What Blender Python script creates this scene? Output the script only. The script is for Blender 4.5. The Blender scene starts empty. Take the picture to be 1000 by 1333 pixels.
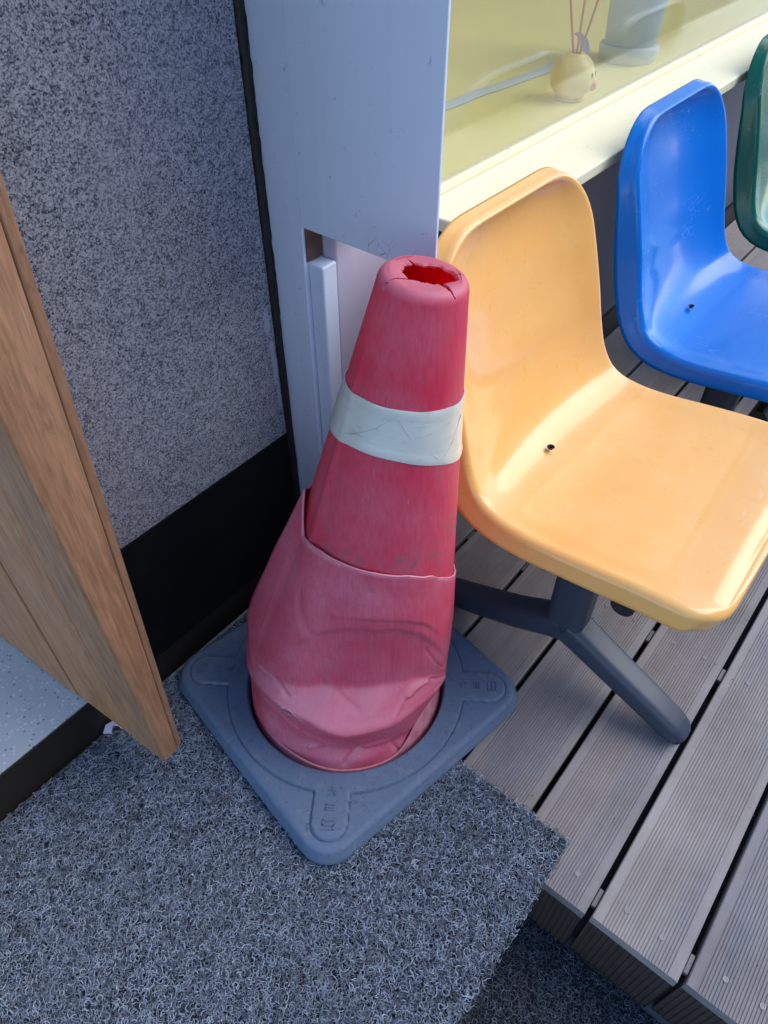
import bpy, bmesh, math, random
import numpy as np
from mathutils import Vector, Matrix
random.seed(7); rng = np.random.default_rng(11)
R = math.radians
S = bpy.context.scene
COL = S.collection

# ------------------------------------------------------------------ camera
cd = bpy.data.cameras.new('camera'); cam = bpy.data.objects.new('camera', cd); COL.objects.link(cam)
cd.sensor_fit = 'VERTICAL'; cd.sensor_height = 36.0; cd.sensor_width = 36.0
cd.lens = 36.0 * 937.0 / 1333.0
cd.clip_start = 0.02; cd.clip_end = 300
cam.location = (0, 0, 1.1); cam.rotation_euler = (R(44.3), 0, R(39.1))
S.camera = cam

# ------------------------------------------------------------------ light
SUN_EL, SUN_AZ = R(43), R(42)          # azimuth measured from +Y towards +X
w = bpy.data.worlds.new('World'); S.world = w; w.use_nodes = True
nt = w.node_tree
for n in list(nt.nodes): nt.nodes.remove(n)
sky = nt.nodes.new('ShaderNodeTexSky'); sky.sky_type = 'NISHITA'; sky.sun_disc = False
sky.sun_elevation = SUN_EL; sky.sun_rotation = SUN_AZ
sky.air_density = 1.0; sky.dust_density = 0.4; sky.ozone_density = 3.0
bg = nt.nodes.new('ShaderNodeBackground'); bg.inputs['Strength'].default_value = 0.14
wo = nt.nodes.new('ShaderNodeOutputWorld')
nt.links.new(sky.outputs[0], bg.inputs['Color']); nt.links.new(bg.outputs[0], wo.inputs['Surface'])
sl = bpy.data.lights.new('sun', 'SUN'); sl.energy = 1.15; sl.angle = R(52); sl.color = (1.0, 0.93, 0.84)
sun = bpy.data.objects.new('sun', sl); COL.objects.link(sun)
sd = Vector((math.sin(SUN_AZ) * math.cos(SUN_EL), math.cos(SUN_AZ) * math.cos(SUN_EL), math.sin(SUN_EL)))
sun.rotation_euler = sd.to_track_quat('Z', 'Y').to_euler(); sun.location = (2, 2, 4)
S.view_settings.view_transform = 'Standard'; S.view_settings.look = 'None'
S.view_settings.exposure = 1.42; S.view_settings.gamma = 1.0; S.view_settings.use_curve_mapping = False
S.cycles.max_bounces = 8

# ------------------------------------------------------------------ materials
class N:
    """small node-tree helper"""
    def __init__(s, name):
        s.m = bpy.data.materials.new(name); s.m.use_nodes = True
        s.t = s.m.node_tree; s.b = s.t.nodes['Principled BSDF']; s.out = s.t.nodes['Material Output']
        s.tc = s.t.nodes.new('ShaderNodeTexCoord')
    def n(s, ty, **k):
        x = s.t.nodes.new(ty)
        for a, v in k.items():
            if a in x.inputs.keys(): s.put(x.inputs[a], v)
            else: setattr(x, a, v)
        return x
    def put(s, i, v):
        if hasattr(v, 'is_output') : s.t.links.new(v, i)
        else: i.default_value = v
    def obj(s, scale=(1, 1, 1), rnd=False):
        mp = s.t.nodes.new('ShaderNodeMapping'); s.t.links.new(s.tc.outputs['Object'], mp.inputs['Vector'])
        mp.inputs['Scale'].default_value = scale
        if rnd:
            oi = s.t.nodes.new('ShaderNodeObjectInfo'); mu = s.math('MULTIPLY', oi.outputs['Random'], 37.0)
            s.t.links.new(mu, mp.inputs['Location'])
        return mp.outputs[0]
    def noise(s, vec, scale, detail=4, rough=.6, dist=0):
        x = s.n('ShaderNodeTexNoise'); s.t.links.new(vec, x.inputs['Vector'])
        x.inputs['Scale'].default_value = scale; x.inputs['Detail'].default_value = detail
        x.inputs['Roughness'].default_value = rough; x.inputs['Distortion'].default_value = dist
        return x.outputs['Fac']
    def voro(s, vec, scale, out='Color', feature='F1'):
        x = s.n('ShaderNodeTexVoronoi'); x.feature = feature; s.t.links.new(vec, x.inputs['Vector'])
        x.inputs['Scale'].default_value = scale
        return x.outputs[out]
    def ramp(s, fac, stops, interp='LINEAR'):
        x = s.n('ShaderNodeValToRGB'); s.t.links.new(fac, x.inputs[0]); cr = x.color_ramp; cr.interpolation = interp
        while len(cr.elements) < len(stops): cr.elements.new(.5)
        for e, (p, c) in zip(cr.elements, stops):
            e.position = p; e.color = (c, c, c, 1) if not hasattr(c, '__len__') else (*c, 1)
        return x.outputs[0]
    def mix(s, fac, a, b, mode='MIX'):
        x = s.n('ShaderNodeMix'); x.data_type = 'RGBA'; x.blend_type = mode
        s.put(x.inputs[0], fac)
        for i, v in ((6, a), (7, b)):
            if isinstance(v, tuple): v = (*v, 1) if len(v) == 3 else v
            s.put(x.inputs[i], v)
        return x.outputs[2]
    def math(s, op, a, b=0.0, clamp=False):
        x = s.n('ShaderNodeMath'); x.operation = op; x.use_clamp = clamp
        s.put(x.inputs[0], a); s.put(x.inputs[1], b)
        return x.outputs[0]
    def sep(s, vec):
        x = s.n('ShaderNodeSeparateXYZ'); s.t.links.new(vec, x.inputs[0]); return x.outputs
    def bump(s, h, strength=.3, dist=.001):
        x = s.n('ShaderNodeBump'); s.t.links.new(h, x.inputs['Height'])
        x.inputs['Strength'].default_value = strength; x.inputs['Distance'].default_value = dist
        s.t.links.new(x.outputs[0], s.b.inputs['Normal'])
    def set(s, **k):
        for a, v in k.items():
            a = {'color': 'Base Color', 'rough': 'Roughness', 'metal': 'Metallic', 'spec': 'Specular IOR Level',
                 'coat': 'Coat Weight', 'coatrough': 'Coat Roughness', 'trans': 'Transmission Weight'}[a]
            if isinstance(v, tuple): v = (*v, 1)
            s.put(s.b.inputs[a], v)
        return s.m

def simple(name, color, rough=.6, metal=0, var=.12, scale=30):
    k = N(name); v = k.obj(rnd=True); f = k.noise(v, scale, 5)
    c = k.mix(f, tuple(x * (1 - var) for x in color), tuple(min(1, x * (1 + var)) for x in color))
    k.set(color=c, rough=rough, metal=metal); k.bump(f, .12, .0006); return k.m

def m_granite():
    k = N('granite'); v = k.obj()
    a = k.voro(v, 640); a2 = k.noise(v, 470, 3, .7); b = k.noise(v, 9, 4); b2 = k.noise(v, 55, 3)
    s = k.sep(a)[0]; s2 = k.sep(k.voro(v, 400))[1]
    f = k.math('ADD', k.math('ADD', k.math('MULTIPLY', s, .30), k.math('MULTIPLY', s2, .26)), k.math('MULTIPLY', a2, .55))
    f = k.math('ADD', f, k.math('MULTIPLY', b2, .16))
    c = k.ramp(f, [(.40, (.014, .017, .028)), (.52, (.095, .104, .135)), (.63, (.24, .25, .29)), (.76, (.36, .37, .405)), (.95, (.50, .50, .53))])
    c = k.mix(k.math('MULTIPLY', b, .8), c, (.78, .78, .80), 'MULTIPLY')
    st = k.ramp(k.noise(v, 3.2, 3), [(.52, 0.0), (.72, .30)])
    c = k.mix(st, c, (.26, .26, .33))
    k.set(color=c, rough=.5, spec=.35); k.bump(f, .12, .0006); return k.m

def m_black_stone():
    k = N('black_stone'); v = k.obj(); f = k.noise(v, 160, 4); g = k.noise(v, 14, 5)
    c = k.mix(f, (.0025, .003, .004), (.008, .009, .011)); d = k.ramp(g, [(.5, 0.0), (.75, .35)])
    c = k.mix(d, c, (.014, .015, .018)); sp = k.voro(v, 60, 'Distance'); q = k.ramp(sp, [(.03, .5), (.06, 0.0)])
    c = k.mix(q, c, (.07, .07, .075))
    k.set(color=c, rough=.6, spec=.12); return k.m

def m_wood(name, tint, ax=2):
    k = N(name)
    sc = [42, 42, 42]; sc[ax] = 4.5
    v = k.obj(tuple(sc), rnd=True); g = k.noise(v, 1.6, 8, .7, .9)
    fine = [220, 220, 220]; fine[ax] = 16
    h = k.noise(k.obj(tuple(fine), rnd=True), 1.0, 4, .7)
    c = k.ramp(g, [(.22, tuple(x * .5 for x in tint)), (.40, tuple(x * .85 for x in tint)), (.56, tint), (.78, tuple(min(1, x * 1.35) for x in tint))])
    c = k.mix(k.math('MULTIPLY', k.ramp(h, [(.35, 1.0), (.6, 0.0)]), .5), c, tuple(x * .3 for x in tint))
    big = k.noise(k.obj((6, 6, 1.6), rnd=True), 2.0, 4)
    c = k.mix(k.ramp(big, [(.45, 0.0), (.75, .30)]), c, (.40, .26, .17))
    z = k.sep(k.tc.outputs['Object'])[2]
    kn = k.voro(k.obj((11, 11, 3.4), rnd=True), 1.0, 'Distance'); kf = k.ramp(kn, [(.045, .9), (.11, 0.0)])
    c = k.mix(kf, c, (.03, .016, .009))
    wsc = k.noise(k.obj((70, 70, 12), rnd=True), 1.0, 3, .5, 1.5); c = k.mix(k.ramp(wsc, [(.70, 0.0), (.74, .35)]), c, (.50, .36, .24))      # pale scratches
    wd_ = k.noise(k.obj((30, 30, 9), rnd=True), 1.0, 5, .7); c = k.mix(k.ramp(wd_, [(.60, 0.0), (.70, .55)]), c, tuple(x * .28 for x in tint))
    k.set(color=c, rough=.62, spec=.3); k.bump(k.math('ADD', g, k.math('MULTIPLY', h, .7)), .4, .0016); return k.m

def m_paint(name, color, dirty=(.25, .24, .26), rough=.42, crack=False):
    k = N(name); v = k.obj(); f = k.noise(v, 7, 5); r = k.noise(k.obj((55, 55, 1.6)), 1.0, 4)
    sp = k.noise(v, 60, 5, .7)
    c = k.mix(f, tuple(x * .94 for x in color), color)
    c = k.mix(k.ramp(r, [(.5, 0.0), (.8, .22)]), c, tuple(x * .75 for x in color))
    c = k.mix(k.ramp(sp, [(.63, 0.0), (.70, .5)]), c, dirty)
    hgt = k.noise(v, 420, 3)
    if crack:
        z = k.sep(k.tc.outputs['Object'])[2]
        near = k.math('MULTIPLY', k.math('SUBTRACT', .727, z), 40.0, True)
        dv = k.voro(k.obj((1, 1, 1)), 55, 'Distance', 'DISTANCE_TO_EDGE')
        ln = k.ramp(dv, [(.006, .85), (.018, 0.0)])
        patch = k.ramp(k.noise(v, 16, 3), [(.5, 0.0), (.58, 1.0)])
        cf = k.math('MULTIPLY', k.math('MULTIPLY', ln, near), patch)
        c = k.mix(cf, c, (.03, .03, .045))
    k.set(color=c, rough=rough, spec=.4); k.bump(hgt, .10, .0006); return k.m

def m_plastic(name, color, dusty, rough=.22, coat=.5, spec=.35):
    k = N(name); v = k.obj(rnd=True); f = k.noise(v, 14, 5); g = k.noise(v, 320, 3); sc = k.noise(k.obj((25, 180, 25), rnd=True), 1.0, 5)
    c = k.mix(k.ramp(f, [(.4, 0.0), (.75, .35)]), color, dusty)
    c = k.mix(k.ramp(k.voro(v, 26, 'Distance'), [(.02, .5), (.04, 0.0)]), c, tuple(x * .3 for x in color))
    sl_ = k.noise(k.obj((34, 7, 34), rnd=True), 1.0, 2, .5, .8); pm = k.ramp(k.noise(v, 9, 3), [(.50, 0.0), (.62, 1.0)])
    sr = k.math('MULTIPLY', k.ramp(sl_, [(.496, 0.0), (.5, .55), (.504, 0.0)]), pm)
    sl2 = k.noise(k.obj((8, 40, 30), rnd=True), 1.0, 2, .5, .6); sr = k.math('ADD', sr, k.math('MULTIPLY', k.ramp(sl2, [(.516, 0.0), (.52, .4), (.524, 0.0)]), pm))
    c = k.mix(sr, c, tuple(min(1, x * .6 + .30) for x in dusty))
    c = k.mix(k.ramp(k.noise(v, 75, 6, .75), [(.62, 0.0), (.72, .28)]), c, tuple(x * .55 + .02 for x in dusty))
    rr = k.math('ADD', rough, k.math('ADD', k.math('MULTIPLY', k.noise(v, 30, 4), .14), k.math('MULTIPLY', sr, .4)))
    k.set(color=c, rough=rr, spec=spec, coat=coat, coatrough=.10); k.bump(k.math('ADD', g, k.math('MULTIPLY', sc, .6)), .045, .0006); return k.m

def m_cone(name, color, faded, transl=.25):
    k = N(name); v = k.obj()
    f = k.noise(v, 11, 5); st = k.noise(k.obj((260, 260, 9)), 1.0, 4, .7); sp = k.noise(v, 45, 6, .7)
    c = k.mix(k.ramp(f, [(.34, .04), (.66, .62)]), color, faded)
    c = k.mix(k.ramp(st, [(.42, 0.0), (.75, .5)]), c, tuple(x * .62 for x in color))
    c = k.mix(k.ramp(sp, [(.60, 0.0), (.72, .55)]), c, faded)
    # pale scratches
    sv = k.noise(k.obj((120, 120, 14)), 1.3, 2, .5, 1.2)
    c = k.mix(k.ramp(sv, [(.73, 0.0), (.75, .4)]), c, (.62, .36, .38))
    pt = k.n('ShaderNodeNewGeometry').outputs['Pointiness']      # stress whitening on sharp folds
    c = k.mix(k.math('MULTIPLY', k.ramp(pt, [(.515, 0.0), (.56, .75)]), k.ramp(k.noise(v, 70, 4), [(.35, .3), (.6, 1.0)])), c, (.70, .34, .40))
    # grey dirt specks
    dv = k.noise(k.obj((1, 1, 1)), 90, 3)
    c = k.mix(k.ramp(dv, [(.63, 0.0), (.70, .55)]), c, (.22, .12, .15))
    nrm = k.n('ShaderNodeNewGeometry'); zz = k.sep(nrm.outputs['Normal'])[2]
    dust = k.math('MULTIPLY', k.ramp(zz, [(.25, 0.0), (.75, .7)]), k.ramp(f, [(.25, .55), (.6, 1.0)]))
    c = k.mix(dust, c, tuple(x * .8 + .1 for x in faded))
    if 'faded' in name:      # grey scuff band above the sleeve
        z = k.sep(k.tc.outputs['Object'])[2]; zb = k.ramp(z, [(.405, 0.0), (.425, 1.0), (.445, 1.0), (.465, 0.0)])
        zs_ = k.ramp(k.noise(v, 28, 6, .75), [(.50, 0.0), (.60, .75)])
        c = k.mix(k.math('MULTIPLY', zb, zs_), c, (.24, .14, .16))
    k.set(color=c, rough=k.math('ADD', .40, k.math('MULTIPLY', f, .2)), spec=.4)
    k.bump(k.math('ADD', k.noise(v, 120, 4), k.math('MULTIPLY', st, .6)), .22, .0012)
    if transl:
        tr = k.n('ShaderNodeBsdfTranslucent'); k.put(tr.inputs['Color'], (min(1, color[0] * 1.5), color[1] * .4, color[2] * .5, 1))
        mx = k.n('ShaderNodeMixShader'); mx.inputs[0].default_value = transl
        k.t.links.new(k.b.outputs[0], mx.inputs[1]); k.t.links.new(tr.outputs[0], mx.inputs[2]); k.t.links.new(mx.outputs[0], k.out.inputs['Surface'])
    return k.m

def m_rubber():
    k = N('grey_rubber'); v = k.obj(); f = k.noise(v, 9, 5); g = k.noise(v, 130, 5, .7); s = k.noise(v, 40, 6, .75)
    c = k.mix(f, (.072, .106, .166), (.122, .166, .242)); c = k.mix(k.ramp(s, [(.56, 0.0), (.74, .45)]), c, (.24, .235, .245))
    c = k.mix(k.ramp(g, [(.33, .6), (.43, 0.0)]), c, (.042, .054, .078))
    wl = k.noise(v, 26, 3, .5, 1.5)
    wv = k.math('MULTIPLY', k.ramp(wl, [(.490, 0.0), (.4985, .8), (.507, 0.0)]), k.ramp(k.noise(v, 19, 3), [(.54, 0.0), (.60, .8)]))
    c = k.mix(wv, c, (.02, .022, .03))
    k.set(color=c, rough=.68, spec=.35); k.bump(k.math('SUBTRACT', k.math('ADD', g, k.math('MULTIPLY', s, .5)), wv), .35, .0015); return k.m

def m_deck():
    k = N('composite_board'); v = k.obj((1, 1, 1), rnd=True)
    st = k.noise(k.obj((130, 2.2, 130), rnd=True), 1.0, 5, .65); f = k.noise(v, 7, 5); g = k.noise(v, 300, 3); bl = k.noise(k.obj((10, 2, 10), rnd=True), 1.0, 4)
    c = k.mix(st, (.20, .17, .155), (.37, .325, .30)); c = k.mix(k.ramp(f, [(.45, 0.0), (.72, .5)]), c, (.42, .37, .34))
    c = k.mix(k.ramp(bl, [(.52, 0.0), (.75, .55)]), c, (.20, .23, .275))
    c = k.mix(k.ramp(k.noise(v, 22, 5, .7), [(.60, 0.0), (.70, .30)]), c, (.34, .33, .33))
    sn = k.noise(k.obj((5, 3, 5), rnd=True), 1.0, 6, .7); c = k.mix(k.ramp(sn, [(.50, 0.0), (.66, .55)]), c, (.62, .60, .60), 'MULTIPLY')
    oi = k.n('ShaderNodeObjectInfo').outputs['Random']; c = k.mix(k.math('MULTIPLY', oi, .5), c, (.60, .62, .68), 'MULTIPLY')
    k.set(color=c, rough=.6, spec=.35); k.bump(k.math('ADD', g, st), .25, .001); return k.m

def m_strand(name, lo, hi):
    k = N(name); ge = k.n('ShaderNodeNewGeometry')
    f = ge.outputs['Random Per Island']; big = k.noise(k.obj(), 5, 4)
    c = k.ramp(f, [(0, lo), (.5, tuple(a * .65 + b * .35 for a, b in zip(lo, hi))), (1, hi)])
    c = k.mix(k.ramp(big, [(.4, .0), (.7, .30)]), c, tuple(x * .45 for x in hi))
    k.set(color=c, rough=.42, spec=.5); return k.m

def m_terrazzo():
    k = N('terrazzo'); v = k.obj(); a = k.voro(v, 190); s = k.sep(a)[0]; e = k.voro(v, 190, 'Distance')
    c = k.mix(k.noise(v, 14, 4), (.36, .355, .345), (.48, .47, .455))
    m = k.math('MULTIPLY', k.ramp(s, [(.82, 0.0), (.86, 1.0)]), k.ramp(e, [(.30, 1.0), (.45, 0.0)]))
    c = k.mix(k.math('MULTIPLY', m, .75), c, (.13, .13, .14))
    m2 = k.math('MULTIPLY', k.ramp(s, [(.2, 1.0), (.26, 0.0)]), k.ramp(e, [(.35, 1.0), (.5, 0.0)]))
    c = k.mix(k.math('MULTIPLY', m2, .6), c, (.66, .64, .62))
    k.set(color=c, rough=.33, spec=.45); k.bump(k.noise(v, 160, 3), .08, .0006); return k.m

def m_glass():
    k = N('window_glass'); tr = k.n('ShaderNodeBsdfTransparent'); tr.inputs[0].default_value = (.93, .95, .93, 1)
    gl = k.n('ShaderNodeBsdfGlossy'); gl.inputs['Roughness'].default_value = .015
    fr = k.n('ShaderNodeFresnel'); ge = k.n('ShaderNodeNewGeometry'); k.t.links.new(k.math('SUBTRACT', 1.5, k.math('MULTIPLY', ge.outputs['Backfacing'], 1.5 - 1 / 1.5)), fr.inputs['IOR'])
    mx = k.n('ShaderNodeMixShader'); ff = k.math('MULTIPLY', fr.outputs[0], 1.0, True)
    k.t.links.new(ff, mx.inputs[0]); k.t.links.new(tr.outputs[0], mx.inputs[1]); k.t.links.new(gl.outputs[0], mx.inputs[2])
    df = k.n('ShaderNodeBsdfDiffuse'); df.inputs[0].default_value = (.8, .8, .76, 1); dm = k.n('ShaderNodeMixShader')      # diffuse film that paints pale haze over the pane and brightens it
    k.t.links.new(k.ramp(k.noise(k.obj((9, 3, 5)), 1.0, 6, .65), [(.3, .03), (.7, .08)]), dm.inputs[0]); k.t.links.new(mx.outputs[0], dm.inputs[1]); k.t.links.new(df.outputs[0], dm.inputs[2])
    k.t.links.new(dm.outputs[0], k.out.inputs['Surface']); return k.m

def m_band():
    k = N('reflective_sheet'); v = k.obj(); f = k.noise(v, 16, 5); g = k.noise(k.obj((40, 40, 160)), 1.0, 5)
    c = k.mix(f, (.50, .51, .46), (.64, .645, .58)); c = k.mix(k.ramp(g, [(.55, 0.0), (.75, .45)]), c, (.31, .33, .28))
    k.set(color=c, rough=.26, spec=.5, coat=.4, coatrough=.15); k.bump(k.math('ADD', f, k.math('MULTIPLY', g, .5)), .3, .0025); return k.m

def m_bin():
    k = N('translucent_plastic'); k.set(color=(.90, .92, .95), rough=.35)
    tr = k.n('ShaderNodeBsdfTransparent'); tr.inputs[0].default_value = (.86, .9, .98, 1)
    mx = k.n('ShaderNodeMixShader'); mx.inputs[0].default_value = .14
    tl = k.n('ShaderNodeBsdfTranslucent'); tl.inputs[0].default_value = (.8, .86, .95, 1); m2 = k.n('ShaderNodeMixShader'); m2.inputs[0].default_value = .45
    k.t.links.new(k.b.outputs[0], m2.inputs[1]); k.t.links.new(tl.outputs[0], m2.inputs[2]); k.t.links.new(m2.outputs[0], mx.inputs[1]); k.t.links.new(tr.outputs[0], mx.inputs[2]); k.t.links.new(mx.outputs[0], k.out.inputs['Surface'])
    return k.m

M = dict(
    granite=m_granite(), black=m_black_stone(), wood=m_wood('weathered_wood', (.43, .205, .095)), wood_rail=m_wood('weathered_wood_pale', (.36, .185, .098)),
    wood_edge=m_wood('weathered_wood_edge', (.30, .155, .085)),
    paint=m_paint('white_paint', (.68, .765, .90)), paint_shade=m_paint('shaded_white_paint', (.52, .48, .60)), paintc=m_paint('cracked_white_paint', (.68, .765, .90), crack=True), sillp=m_paint('cream_paint', (.88, .82, .57), rough=.35),  # lilac tone: shade and pink bounce put into the back panel's white
    counter=m_paint('yellow_counter', (.97, .84, .32), dirty=(.5, .42, .2), rough=.4), yellowwall=m_paint('yellow_wall', (.95, .82, .34), rough=.7),
    bluegrey=m_paint('blue_grey_panel', (.12, .125, .17), rough=.5),
    yel=m_plastic('yellow_plastic', (.84, .43, .115), (.86, .53, .22)), blu=m_plastic('blue_plastic', (.000, .150, .57), (.000, .17, .61), .16, .30, .2),
    grn=m_plastic('green_plastic', (.002, .105, .068), (.004, .125, .082), .15, .25, .2),
    cone=m_cone('faded_red_plastic', (.74, .042, .098), (.68, .18, .26), .30), sleeve=m_cone('dusty_red_plastic', (.64, .068, .122), (.68, .20, .28), .14),
    conein=m_cone('deep_red_plastic', (.80, .006, .018), (.7, .012, .025), .5),
    rubber=m_rubber(), band=m_band(), deck=m_deck(), strand=m_strand('mat_fibre', (.020, .027, .041), (.48, .55, .655)),
    strand_shaded=m_strand('shaded_mat_fibre', (.014, .019, .028), (.25, .29, .35)), matback=simple('mat_backing', (.010, .013, .018), .9), terrazzo=m_terrazzo(), riser=simple('dark_brown_metal', (.016, .011, .007), .6, 0, .3, 12),  # second mat fibre: the lower mat's shade is put into its darker colour
    seal=simple('black_sealant', (.010, .010, .011), .6, 0, .4, 60), steel=simple('dark_painted_steel', (.035, .046, .070), .42, .0, .2, 14),
    blackp=simple('black_rubber', (.012, .012, .014), .5), screw=simple('grey_screw_metal', (.27, .25, .24), .45, .2), clip=simple('grey_clip', (.13, .12, .115), .5, .2),
    gap=simple('dark_joist', (.012, .011, .011), .8), glass=m_glass(), duck=simple('yellow_glaze', (.90, .68, .20), .3, 0, .08, 9), orange=simple('orange_glaze', (.75, .26, .14), .35),
    reed=simple('terracotta_reed', (.68, .30, .13), .6), bin=m_bin(), whitep=simple('white_plastic', (.66, .70, .78), .35, 0, .06), lilac=simple('lilac_plastic', (.60, .60, .80), .35, 0, .06),
    smear=simple('white_paint_smear', (.34, .35, .43), .6, 0, .35, 90), plaster=simple('warm_plaster', (.30, .27, .25), .9, 0, .2, 3), rim=simple('worn_pale_edge', (.60, .20, .25), .6, 0, .35, 90), dirt=simple('dirty_brown_plaster', (.12, .075, .06), .9, 0, .5, 60), concrete=simple('concrete', (.20, .20, .21), .9, 0, .2, 6), eye=simple('black_glaze', (.01, .01, .012), .3),
    fascia=simple('dark_composite', (.055, .042, .033), .6, 0, .3, 40))

# ------------------------------------------------------------------ mesh helpers
def link(name, bm, m, parent=None, smooth=None, loc=None):
    me = bpy.data.meshes.new(name)
    if isinstance(bm, tuple): me.from_pydata(*bm)
    else: bm.to_mesh(me); bm.free()
    o = bpy.data.objects.new(name, me); COL.objects.link(o)
    for x in (m if isinstance(m, (list, tuple)) else [m]): me.materials.append(M[x])
    if parent is not None: o.parent = parent
    if loc is not None: o.location = loc
    if smooth is not None:
        if smooth >= 180: me.shade_smooth()
        else:
            me.shade_smooth()
            try: me.set_sharp_from_angle(angle=R(smooth))
            except Exception: pass
    return o
def tag(o, label=None, cat=None, group=None, kind=None):
    if label: o['label'] = label
    if cat: o['category'] = cat
    if group: o['group'] = group
    if kind: o['kind'] = kind
    return o
def empty(name, loc=(0, 0, 0)):
    o = bpy.data.objects.new(name, None); o.empty_display_size = .05; COL.objects.link(o); o.location = loc; return o
def box(bm, x0, x1, y0, y1, z0, z1, bev=0.0, seg=2):
    r = bmesh.ops.create_cube(bm, size=1.0); vs = r['verts']
    for v in vs: v.co = Vector((x0 + (v.co.x + .5) * (x1 - x0), y0 + (v.co.y + .5) * (y1 - y0), z0 + (v.co.z + .5) * (z1 - z0)))
    if bev:
        es = list({e for v in vs for e in v.link_edges})
        bmesh.ops.bevel(bm, geom=es, offset=bev, segments=seg, affect='EDGES', profile=.5)
    return bm
def mkbox(*a, **k): return box(bmesh.new(), *a, **k)
def hexa(bm, c, bev=0.0):
    """8 corners: bottom 4 ccw then top 4 ccw"""
    vs = [bm.verts.new(p) for p in c]
    fs = [(3, 2, 1, 0), (4, 5, 6, 7), (0, 1, 5, 4), (1, 2, 6, 5), (2, 3, 7, 6), (3, 0, 4, 7)]
    for f in fs: bm.faces.new([vs[i] for i in f])
    if bev: bmesh.ops.bevel(bm, geom=list({e for v in vs for e in v.link_edges}), offset=bev, segments=3, affect='EDGES', profile=.5)
    bmesh.ops.recalc_face_normals(bm, faces=bm.faces); return bm
def lathe(bm, prof, c=(0, 0, 0), n=48):
    rings = []
    for r, z in prof:
        if r < 1e-6: rings.append([bm.verts.new((c[0], c[1], c[2] + z))])
        else: rings.append([bm.verts.new((c[0] + r * math.cos(2 * math.pi * i / n), c[1] + r * math.sin(2 * math.pi * i / n), c[2] + z)) for i in range(n)])
    for a, b in zip(rings, rings[1:]):
        for i in range(n):
            j = (i + 1) % n
            if len(a) == 1 and len(b) == 1: continue
            if len(a) == 1: bm.faces.new((a[0], b[j], b[i]))
            elif len(b) == 1: bm.faces.new((a[i], a[j], b[0]))
            else: bm.faces.new((a[i], a[j], b[j], b[i]))
    bmesh.ops.recalc_face_normals(bm, faces=bm.faces); return bm
def sweep(bm, path, sec, up=Vector((0, 0, 1)), closed_ends=True):
    """path: points; sec: per point list of (a,b) section points along side/up"""
    pts = [Vector(p) for p in path]; rings = []
    for i, p in enumerate(pts):
        t = (pts[min(i + 1, len(pts) - 1)] - pts[max(i - 1, 0)]).normalized()
        s = t.cross(up)
        s = s.normalized() if s.length > 1e-4 else Vector((1, 0, 0)); u = s.cross(t).normalized()
        rings.append([bm.verts.new(p + s * a + u * b) for a, b in sec[i]])
    n = len(rings[0])
    for a, b in zip(rings, rings[1:]):
        for i in range(n): bm.faces.new((a[i], a[(i + 1) % n], b[(i + 1) % n], b[i]))
    if closed_ends: bm.faces.new(rings[0][::-1]); bm.faces.new(rings[-1])
    bmesh.ops.recalc_face_normals(bm, faces=bm.faces); return bm
def rsec(wd, ht, n=20, p=4.0):
    out = []
    for i in range(n):
        a = 2 * math.pi * (i + .5) / n; c, s = math.cos(a), math.sin(a)
        k = (abs(c) ** p + abs(s) ** p) ** (-1 / p); out.append((wd / 2 * c * k, ht / 2 * s * k))
    return out
def tube(bm, path, r, n=8): return sweep(bm, path, [rsec(2 * r, 2 * r, n, 2) for _ in path])

# ------------------------------------------------------------------ ground and deck
g = link('ground', mkbox(-40, 40, -40, 40, -.30, -.18), 'concrete'); tag(g, kind='structure')
aw = link('added_alley_wall', mkbox(4.6, 4.9, -2.5, 9, -.18, 3.6), 'plaster'); tag(aw, kind='structure')      # unseen wall added across the lane to close the low sky the chairs mirror
deck = link('deck', mkbox(-.70, .72, .425, 4.2, -.16, -.035), 'gap'); tag(deck, kind='structure')
PITCH, X0, GAPW = .1325, -.2325, .009
def board_mesh(wd, ly, th=.022):
    prof = [(-wd / 2, -th), (-wd / 2, -.0015), (-wd / 2 + .0015, 0)]
    ngr = 22; a = -wd / 2 + .013; b = wd / 2 - .013; st = (b - a) / ngr
    for i in range(ngr):
        x = a + i * st; prof += [(x + st * .18, 0), (x + st * .34, -.0013), (x + st * .62, -.0013), (x + st * .78, 0)]
    prof += [(wd / 2 - .0015, 0), (wd / 2, -.0015), (wd / 2, -th)]
    n = len(prof); ys = [0, ly]
    vs = [(x, y, z) for y in ys for x, z in prof]
    fs = [(i, i + 1, n + i + 1, n + i) for i in range(n - 1)] + [(n - 1, 0, n, 2 * n - 1)] + [tuple(range(n))[::-1], tuple(range(n, 2 * n))]
    me = bpy.data.meshes.new('board'); me.from_pydata(vs, [], fs); me.materials.append(M['deck'])
    b2 = bmesh.new(); b2.from_mesh(me); bmesh.ops.recalc_face_normals(b2, faces=b2.faces); b2.to_mesh(me); b2.free(); return me
bmesh_board = board_mesh(PITCH - GAPW, 3.7)
sm = lathe(bmesh.new(), [(0, .0004), (.0018, .0002), (.0023, .0011), (.0037, .0011), (.0043, -.002)], n=16)
screw_me = bpy.data.meshes.new('screw'); sm.to_mesh(screw_me); sm.free(); screw_me.materials.append(M['screw'])
clip_bm = mkbox(-.0035, .0035, -.014, .014, -.012, -.003, .001); clip_me = bpy.data.meshes.new('clip'); clip_bm.to_mesh(clip_me); clip_bm.free(); clip_me.materials.append(M['clip'])
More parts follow.
